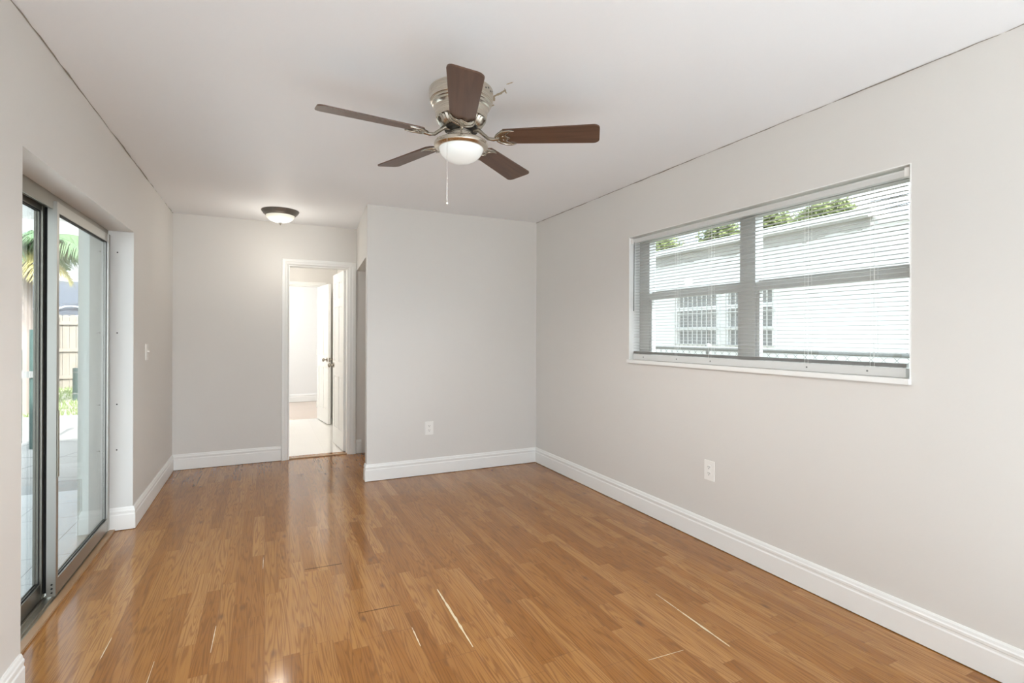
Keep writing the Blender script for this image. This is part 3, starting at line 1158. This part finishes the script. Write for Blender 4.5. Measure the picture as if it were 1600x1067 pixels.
def blade_bm():
    """blade along +x; cw side (-y) is the high edge"""
    r0, r1 = 0.205, 0.642
    out = []
    def half(t): return 0.054+0.015*t
    n = 14
    low, up = [], []
    cr = 0.028
    for tt, ww in ((0.0, 0.030), (0.006, 0.040), (0.018, 0.050)):
        low.append((r0-0.02+tt, -ww)); up.append((r0-0.02+tt, ww))
    for k in range(n+1):
        t = k/n
        x = r0+(r1-cr-r0)*t
        low.append((x, -half(t)))
        up.append((x, half(t)))
    cap_ = []
    hw = half(1)
    for k in range(1, 8):
        a = -PI/2+PI/2*k/8
        cap_.append((r1-cr+cr*math.cos(a), -hw+cr+cr*math.sin(a)))
    for k in range(0, 8):
        a = PI/2*k/8
        cap_.append((r1-cr+cr*math.cos(a), hw-cr+cr*math.sin(a)))
    bm = bmesh.new()
    prism(bm, low+cap_+up[::-1], -0.003, 0.003)
    return bm


def iron_bm():
    bm = bmesh.new()
    # curved arm
    pts = [(0.060, 0, -0.184), (0.085, 0, -0.189), (0.105, 0, -0.207), (0.130, 0, -0.228), (0.155, 0, -0.233), (0.180, 0, -0.229)]
    tube(bm, pts, [0.011, 0.010, 0.0085, 0.008, 0.0085, 0.010], 10)
    return bm


def iron_head_bm():
    """forked leaf-shaped head under the blade root, in blade space"""
    bm = bmesh.new()
    up = [(0.166, 0.009), (0.174, 0.024), (0.188, 0.040), (0.207, 0.050), (0.232, 0.054), (0.256, 0.050)]
    inn = [(0.236, 0.043), (0.222, 0.034), (0.214, 0.024), (0.216, 0.012), (0.232, 0.0)]
    out = up+inn
    out = out+[(x, -y) for x, y in out[-2::-1]]
    prism(bm, out, -0.0085, -0.0032)
    for s in (-1, 1):                                # raised rim of the crescent
        tube(bm, [(x, s*y, -0.0085) for x, y in up], [0.006, 0.006, 0.0055, 0.005, 0.004, 0.002], 8)
        tube(bm, [(x, s*y, -0.0085) for x, y in inn], [0.002, 0.0035, 0.004, 0.004, 0.003], 8)
    for (x, y) in ((0.20, -0.014), (0.20, 0.014), (0.222, 0.0)):
        bmesh.ops.create_uvsphere(bm, u_segments=8, v_segments=5, radius=0.0045, matrix=Matrix.Translation((x, y, -0.008)))
    return bm


BLADE_Z = -0.220
PITCH = math.radians(-12)
base_ang = math.radians(-34.0)
TILT = Matrix.Translation((0, 0, -0.19)) @ Matrix.Rotation(math.radians(1.3), 4, Vector((0.55, 0.84, 0))) @ Matrix.Translation((0, 0, 0.19))   # the fan hangs slightly crooked
bl0 = obj('blade', blade_bm(), M['blade'], fan, 30)
ir0 = obj('blade_arm', iron_bm(), M['nickel_dark'], fan, 50)
ih0 = obj('arm_head', iron_head_bm(), M['nickel_dark'], ir0, 50)
for k in range(5):
    ang = base_ang + k*2*PI/5 - (math.radians(2.5) if k == 4 else 0)
    if k == 0: b_, i_, h_ = bl0, ir0, ih0
    else:
        b_ = bl0.copy(); i_ = ir0.copy(); h_ = ih0.copy()
        for q in (b_, i_, h_): COL.objects.link(q)
        b_.parent = fan; i_.parent = fan; h_.parent = i_
    rz = Matrix.Rotation(ang, 4, 'Z')
    local = Matrix.Translation((0, 0, BLADE_Z)) @ Matrix.Rotation(PITCH, 4, 'X')
    b_.matrix_local = TILT @ rz @ local
    i_.matrix_local = TILT @ rz
    h_.matrix_local = local

# peeling plaster beside the fan (part of the ceiling)
ceil = bpy.data.objects['ceiling']
rnd = random.Random(4)
for (px, py, ax, ay, rot) in ((1.000, 2.235, 0.012, 0.045, 0.25), (0.998, 2.30, 0.010, 0.030, -0.2), (1.000, 2.12, 0.004, 0.022, 0.5), (1.018, 2.20, 0.003, 0.03, -0.6), (1.022, 2.36, 0.006, 0.014, 0.1)):
    bm = bmesh.new()
    pts = []
    for k in range(22):
        a = 2*PI*k/22
        r = rnd.uniform(0.35, 1.15)
        u, v = r*ax*math.cos(a), r*ay*math.sin(a)
        pts.append((px+u*math.cos(rot)-v*math.sin(rot), py+u*math.sin(rot)+v*math.cos(rot)))
    prism(bm, pts, H-0.0022, H+0.001)
    obj('peeled_patch', bm, M['peel'], ceil)

# ------------------------------------------------------------------ outside, left: patio, yard, fence
struct('patio_floor', B(-7.5, XO+0.001, -3.0, 5.60, -0.16, -0.045), M['patio_tile'])
struct('patio_kerb', B(-7.5, XO+0.001, 5.60, 5.95, -0.22, -0.050), M['kerb'])
struct('yard_slab', B(-9, -1.02, 5.95, 11.2, -0.25, -0.10), M['slab'])
struct('yard_ground', B(-30, -1.92, 11.2, 40, -0.30, -0.13), M['soil'])
struct('side_ground', B(XRO, 30, -12, 40, -0.30, -0.12), M['soil_dark'])
struct('back_ground', B(-30, XRO, -14, YB-0.15, -0.30, -0.12), M['concrete'])
# patio roof on the left
bm = bmesh.new()
box(bm, -2.7, XO, -3.0, 5.75, 2.44, 2.55)
struct('patio_roof', bm, M['fascia'])
bm = bmesh.new()
box(bm, -2.7, XO, 5.62, 5.75, 2.27, 2.44)
struct('patio_beam', bm, M['fascia'])
struct('wall_glow_block', B(-2.3, XO, -0.3, -0.1, -0.05, 2.44), M['extwall'])  # unseen wall added to keep the sky glow off the patio
# pier outside beyond the glass door
bm = bmesh.new()
box(bm, -1.085, XO, DY1+0.02, DY1+0.35, -0.05, 2.44)
struct('wall_outer_pier', bm, M['extwall'])

# wooden fence
fn = thing('wooden_fence', 'pale wooden board fence across the back of the yard with scalloped tops', 'fence', (-6.0, 17.1, -0.13))
bm = bmesh.new()
x = -6.0
rnd = random.Random(3)
while x < 6.0:
    w = 0.14
    n = 7
    pts = [(x, 0.0), (x+w-0.006, 0.0)]
    top = 1.90+rnd.uniform(-0.01, 0.01)
    for k in range(n+1):
        a = PI*k/n
        pts.append((x+(w-0.006)/2+(w-0.006)/2*math.cos(a), top-0.05+0.05*math.sin(a)))
    q = bmesh.new()
    prism(q, pts, -0.011, 0.011)
    bmesh.ops.transform(q, matrix=Matrix.Rotation(PI/2, 4, 'X'), verts=q.verts[:])
    me = bpy.data.meshes.new('tmp'); q.to_mesh(me); q.free(); bm.from_mesh(me); bpy.data.meshes.remove(me)
    x += w
obj('boards', bm, M['fence'], fn)
for z in (0.25, 0.95, 1.65):
    obj('rail', B(-6.0, 6.0, -0.06, -0.012, z, z+0.09), M['fence'], fn)
for k in range(6):
    obj('post', B(-6.0+k*2.38, -5.91+k*2.38, -0.15, -0.06, 0.0, 1.85), M['fence'], fn)

# tarp-covered gazebo behind the fence
gz = thing('tarp_shelter', 'blue grey tarp shelter with draped edge rising behind the wooden fence', 'shelter', (-6.3, 20.9, -0.13))
bm = bmesh.new()
nx, ny = 30, 10
def tz(x, y):
    return 3.05-abs(y)*0.42+0.05*math.sin(x*3.1+y*2)+0.03*math.sin(x*7.3)
gv = [[bm.verts.new((-3.2+6.4*i/nx, -1.8+3.6*j/ny, tz(-3.2+6.4*i/nx, -1.8+3.6*j/ny))) for j in range(ny+1)] for i in range(nx+1)]
for i in range(nx):
    for j in range(ny): bm.faces.new((gv[i][j], gv[i+1][j], gv[i+1][j+1], gv[i][j+1]))
fr = []
for i in range(nx+1):
    x = -3.2+6.4*i/nx
    fr.append([bm.verts.new((x, -1.83+0.05*math.sin(x*5+q), tz(x, -1.8)-q*0.28-0.03*math.sin(x*2+q))) for q in range(1, 5)])
for i in range(nx):
    for q in range(3): bm.faces.new((fr[i][q], fr[i+1][q], fr[i+1][q+1], fr[i][q+1]))
    bm.faces.new((gv[i][0], gv[i+1][0], fr[i+1][0], fr[i][0]))
bmesh.ops.solidify(bm, geom=bm.faces[:], thickness=0.01)
obj('tarp', bm, M['tarp'], gz, 60)
for s in (0.10, 0.34, 0.62):
    bm = bmesh.new()
    tube(bm, [(-3.2+6.4*i/40, -1.88-0.02*math.sin(i), tz(-3.2+6.4*i/40, -1.8)-s-0.10*math.sin(i*0.42+s*9)**2) for i in range(41)], 0.022, 6)
    obj('tarp_fold', bm, M['tarp_pale'], gz, 60)
for (x, y) in ((-3.1, -1.7), (3.1, -1.7), (-3.1, 1.7), (3.1, 1.7)):
    bm = bmesh.new()
    tube(bm, [(x, y, 0), (x, y, tz(x, y)-0.03)], 0.035, 8)
    obj('post', bm, M['galv'], gz, 60)

# palm tree
pm = thing('palm_tree', 'palm tree with drooping green and yellowing fronds beyond the glass door', 'tree', (-3.86, 12.0, -0.13))
bm = bmesh.new()
tube(bm, [(0, 0, 0), (0.03, 0, 1.0), (0.0, 0.02, 1.9), (0.02, 0, 3.05)], [0.16, 0.13, 0.12, 0.10], 14)
obj('trunk', bm, M['trunk'], pm, 60)


def frond(bm, az, el, L, droop, seed):
    rnd = random.Random(seed)
    d = Vector((math.cos(az), math.sin(az), 0))
    side = Vector((-math.sin(az), math.cos(az), 0))
    pts = []
    for k in range(17):
        t = k/16
        pts.append(Vector((0.02, 0, 3.05)) + d*(L*t*math.cos(el)*(1-0.25*droop*t)) + Vector((0, 0, L*(t*math.sin(el)-droop*t*t))))
    tube(bm, pts, [0.018*(1-0.85*k/16) for k in range(17)], 6)
    for k in range(1, 64):
        t = k/64*16
        i = min(15, int(t))
        p = pts[i].lerp(pts[i+1], t-i)
        ll = 0.5*math.sin(PI*min(1, 0.12+0.86*k/64))**0.6
        for s in (-1, 1):
            v = (side*s*0.75 + d*0.45 + Vector((0, 0, -0.55-0.5*rnd.random()))).normalized()
            e1 = p + v*ll*0.5 + Vector((0, 0, 0.03)); e2 = p + v*ll + Vector((0, 0, -0.10*ll))
            w = (pts[i+1]-pts[i]).normalized()*0.014
            a = [bm.verts.new(q) for q in (p-w, p+w, e1+w, e1-w, e2)]
            bm.faces.new((a[0], a[1], a[2], a[3])); bm.faces.new((a[3], a[2], a[4]))


rnd = random.Random(12)
for k in range(15):
    bm = bmesh.new()
    frond(bm, 2*PI*k/15+rnd.uniform(-.15, .15), rnd.uniform(0.05, 0.75), rnd.uniform(1.1, 1.5), rnd.uniform(0.42, 0.72), k)
    obj('frond', bm, M['palm'], pm)
for k in range(2):
    bm = bmesh.new()
    frond(bm, -0.9+k*0.9, -0.3, 0.8, 0.6, 40+k)
    obj('frond', bm, M['palm_dry'], pm, label='yellowing frond')

# grass strip
bm = bmesh.new()
rnd = random.Random(5)
for k in range(9000):
    x, y = rnd.uniform(-6.5, -1.6), rnd.uniform(11.3, 16.9)
    if rnd.random() < 0.25 or math.hypot(x+3.86, y-12.0) < 0.35 or math.hypot(x+3.62, y-13.9) < 0.2: continue
    h = rnd.uniform(0.03, 0.10); a = rnd.uniform(0, PI)
    dx, dy = math.cos(a)*0.012, math.sin(a)*0.012
    lx, ly = rnd.uniform(-.04, .04), rnd.uniform(-.04, .04)
    v = [bm.verts.new(q) for q in ((x-dx, y-dy, -0.13), (x+dx, y+dy, -0.13), (x+lx, y+ly, -0.13+h))]
    bm.faces.new(v)
go = obj('grass', bm, M['grass'])
go['kind'] = 'stuff'; go['label'] = 'sparse green grass between the concrete and the wooden fence'; go['category'] = 'grass'

# dark green gate posts and gate
gt = thing('yard_gate', 'dark green metal yard gate leaf with latch seen through the glass door', 'gate', (-2.52, 8.12, -0.10))
bm = bmesh.new()
tube(bm, [(0, 0, 0), (0, 0, 1.44)], 0.036, 10)
obj('post', bm, M['green_post'], gt, 60)
bm = bmesh.new()
for p, q in (((-0.12, 0, 0.08), (-0.12, 0, 1.20)), ((-1.0, 0.05, 0.08), (-1.0, 0.05, 1.20)), ((-0.12, 0, 1.20), (-1.0, 0.05, 1.20)), ((-0.12, 0, 0.08), (-1.0, 0.05, 0.08))):
    tube(bm, [p, q], 0.022, 8)
obj('gate_frame', bm, M['green_post'], gt, 60)
bm = bmesh.new()
for k in range(13):
    tube(bm, [(-0.19-k*0.062, 0.005+k*0.0035, 0.09), (-0.19-k*0.062, 0.005+k*0.0035, 1.19)], 0.005, 5)
obj('gate_bars', bm, M['fence_metal'], gt)
bm = B(-0.12, 0.03, -0.05, -0.03, 0.86, 0.94)
obj('latch', bm, M['fence_metal'], gt)
ps = thing('fence_post', 'short dark green metal post standing in the grass beyond the patio', 'post', (-3.62, 13.9, -0.13))
bm = bmesh.new()
tube(bm, [(0, 0, 0), (0, 0, 0.69)], 0.05, 10)
obj('post_body', bm, M['green_post'], ps, 60)
for z in (0.15, 0.60):
    bm = bmesh.new()
    lathe(bm, [(0.0, z-0.012), (0.058, z-0.012), (0.058, z+0.012), (0.0, z+0.012)], 12)
    obj('band', bm, M['fence_metal'], ps)

# ------------------------------------------------------------------ outside, right: chain link fence and neighbour
cl = thing('chain_link_fence', 'low galvanised chain link fence between the window and the white house', 'fence', (4.0, -1.0, -0.12))
bm = bmesh.new()
tube(bm, [(0, 0, 1.285), (0, 11, 1.285)], 0.021, 10)
obj('top_rail', bm, M['fence_metal'], cl, 60)
for k in range(4):
    bm = bmesh.new()
    y = 1.83+k*3.0
    tube(bm, [(0.03, y, 0), (0.03, y, 1.31)], 0.026, 10)
    lathe(bm, [(0.034, 1.30), (0.032, 1.325), (0.0, 1.34)], 12, (0.03, y, 0))
    obj('post', bm, M['fence_metal'], cl, 60)
bm = bmesh.new()
pit = 0.085
hh = 1.25
k = -int(hh/pit)-1
while k*pit < 11:
    for s in (1, -1):
        ya, za, yb_, zb_ = k*pit, 0.02, k*pit+hh, 0.02+hh
        if s < 0: ya, yb_ = yb_, ya
        # clip to the fence's ends
        def at(y):
            return za+(zb_-za)*(y-ya)/(yb_-ya)
        y0_, y1_ = min(ya, yb_), max(ya, yb_)
        y0c, y1c = max(0, y0_), min(11, y1_)
        if y1c-y0c > 0.02:
            tube(bm, [(-0.012+0.003*s, y0c, at(y0c)), (-0.012+0.003*s, y1c, at(y1c))], 0.0018, 4, cap=False)
    k += 1
obj('wire_mesh', bm, M['fence_metal'], cl)

nb = thing('neighbour_house', 'white stucco house with flat roof and barred windows outside the blinds', 'house', (6.35, 5.0, -0.12))
def npart(name, bm, m, parent=nb, smooth=None):
    for v in bm.verts: v.co -= Vector(nb.location)
    return obj(name, bm, m, parent, smooth)


NX = 6.35
wins = [(5.80, 6.75), (4.82, 5.68)]
bm = bmesh.new()
zz0, zz1 = 1.10, 2.02
box(bm, NX, NX+0.2, -6, 4.82, -0.12, 2.66)
box(bm, NX, NX+0.2, 5.68, 5.80, -0.12, 2.66)
box(bm, NX, NX+0.2, 6.75, 16, -0.12, 2.66)
for a, b in wins:
    box(bm, NX, NX+0.2, a, b, -0.12, zz0)
    box(bm, NX, NX+0.2, a, b, zz1, 2.75)
box(bm, NX+0.2, NX+6, -6, -5.8, -0.12, 2.66)
box(bm, NX+0.2, NX+6, 15.8, 16, -0.12, 2.66)
npart('wall', bm, M['stucco'])
bm = bmesh.new()
prism(bm, [(NX-0.15, 3.55), (NX+6.2, 3.55), (NX+6.2, 16.3), (NX-0.15, 16.3)], 2.66, 2.70)
npart('eave', bm, M['eave'])
bm = bmesh.new()
box(bm, NX-0.18, NX-0.15, 3.5, 16.3, 2.675, 2.765)
npart('fascia', bm, M['fascia'])
bm = bmesh.new()
prism(bm, [(NX-0.14, 3.6), (NX+6.2, 3.6), (NX+6.2, 16.3), (NX-0.14, 16.3)], 2.70, 2.76)
npart('roof', bm, M['roof'])
bm = bmesh.new()
box(bm, NX-0.03, NX+6.0, -6.2, 3.5, 2.56, 2.66)
npart('parapet_roof', bm, M['stucco'])
bm = bmesh.new()                                     # uneven grey band under the eave
zl = 2.55
for k in range(240):
    y = 3.6+k*0.05
    zl = min(2.60, max(2.50, zl+rnd.uniform(-0.014, 0.014)))
    box(bm, NX-0.012, NX, y, y+0.05, zl, 2.66)
npart('uneven_band', bm, M['eave'])
for a, b in wins:
    bm = bmesh.new()
    f = 0.05
    box(bm, NX-0.02, NX+0.06, a, a+f, zz0, zz1); box(bm, NX-0.02, NX+0.06, b-f, b, zz0, zz1)
    box(bm, NX-0.02, NX+0.06, a+f, b-f, zz1-f, zz1); box(bm, NX-0.04, NX+0.06, a+f, b-f, zz0, zz0+f)
    box(bm, NX-0.02, NX+0.06, a+f, b-f, 1.70, 1.76); box(bm, NX-0.02, NX+0.06, a+f, b-f, 1.38, 1.43)
    fo = npart('window', bm, M['fascia'])
    npart('pane', B(NX+0.02, NX+0.03, a+f-0.005, b-f+0.005, zz0+f-0.005, zz1-f+0.005), M['darkglass'], fo)
    bm = bmesh.new()
    n = 9
    for k in range(n+1):
        y = a+0.03+(b-a-0.06)*k/n
        box(bm, NX-0.055, NX-0.043, y-0.006, y+0.006, zz0-0.02, zz1+0.02)
    for z in (zz0+0.05, zz0+0.30, zz0+0.55, zz1-0.05):
        box(bm, NX-0.060, NX-0.040, a, b, z-0.006, z+0.006)
    npart('security_bars', bm, M['bars'], fo)


# trees above the neighbour's roof
def tree(label, loc, rx, ry, rzz, th, seed):
    rnd = random.Random(seed)
    t = thing('leafy_tree', label, 'tree', loc, 0, 'trees beyond the white house')
    bm = bmesh.new()
    tube(bm, [(0, 0, 0), (0.1, 0, th*0.5), (0, 0.05, th)], [0.2, 0.15, 0.1], 10)
    for k in range(7):
        a = rnd.uniform(0, 2*PI)
        tube(bm, [(0.02, 0.02, th*0.8), (rx*0.35*math.cos(a), ry*0.35*math.sin(a), th+rzz*0.2), (rx*0.75*math.cos(a), ry*0.55*math.sin(a), th+rzz*rnd.uniform(0.2, 0.7))], [0.07, 0.045, 0.015], 6)
    obj('trunk', bm, M['trunk'], t, 60)
    bm = bmesh.new()
    ex, ey, ez = rx-0.25, ry-0.25, rzz-0.25
    cl_ = [(Vector((rnd.uniform(-ex, ex), rnd.uniform(-ey, ey), rnd.uniform(-ez, ez))), rnd.uniform(0.2, 0.34)) for _ in range(240)]
    cl_ = [(c, r) for c, r in cl_ if (c.x/ex)**2+(c.y/ey)**2+(c.z/ez)**2 < 1]
    for c, r in cl_:
        for _ in range(120):
            v = Vector((rnd.gauss(0, 1), rnd.gauss(0, 1), rnd.gauss(0, 1))).normalized()*r*rnd.uniform(0.6, 1.05)
            p = Vector((0, 0, th+rzz*0.7))+c+v
            d = Vector((rnd.gauss(0, 1), rnd.gauss(0, 1), rnd.gauss(0, 1)-0.5)).normalized()
            s = d.orthogonal().normalized()*rnd.uniform(0.025, 0.04)
            L = rnd.uniform(0.11, 0.18)
            a = [bm.verts.new(q) for q in (p, p+d*L*0.5+s, p+d*L, p+d*L*0.5-s)]
            bm.faces.new(a)
    obj('crown', bm, M['leaf'], t)


tree('leafy tree farthest left above the roof of the white house', (13.2, 14.5, -0.12), 0.9, 0.85, 1.0, 3.4, 1)
tree('leafy tree above the white house roof just left of the window mullion', (13.2, 11.9, -0.12), 1.0, 0.85, 1.0, 3.5, 2)
tree('leafy tree above the white house roof just right of the window mullion', (13.2, 10.15, -0.12), 0.9, 0.72, 1.0, 3.5, 3)
tree('leafy tree highest in the right half of the window above the roof', (13.2, 8.5, -0.12), 1.0, 0.86, 1.0, 3.4, 4)

# service cables
for k, (p, q) in enumerate((((5.93, 3.37, 2.755), (5.2, 2.61, 2.645)), ((5.93, 3.47, 2.64), (5.2, 2.611, 2.563)))):
    bm = bmesh.new()
    P, Q = Vector(p), Vector(q)
    d = (Q-P)
    P2 = P+d*4.0
    pts = [P.lerp(P2, i/12)+Vector((0, 0, -0.10*math.sin(PI*i/12))) for i in range(13)]
    tube(bm, pts, 0.004, 6)
    tag(obj('service_cable', bm, M['cable'], None, 60), ('upper' if k == 0 else 'lower')+' black service cable sagging past the right end of the window', 'cable', 'cables outside the window')

# daylight sampling helpers: portals in the wall openings
portal('portal_door', (-1.03, (DY0+DY1)/2, DZ/2), DY1-DY0, DZ, (1, 0, 0))
portal('portal_window', (2.69, (WY0+WY1)/2, (WZ0+WZ1)/2), WY1-WY0, WZ1-WZ0, (-1, 0, 0))
portal('portal_side', (2.69, -1.8, 1.45), 1.2, 1.5, (-1, 0, 0))
portal('portal_back', (0.85, YB-0.16, 1.28), 2.9, 2.05, (0, 1, 0))
portal('portal_end_room', (-1.91, 9.6, 1.35), 2.1, 1.7, (1, 0, 0))
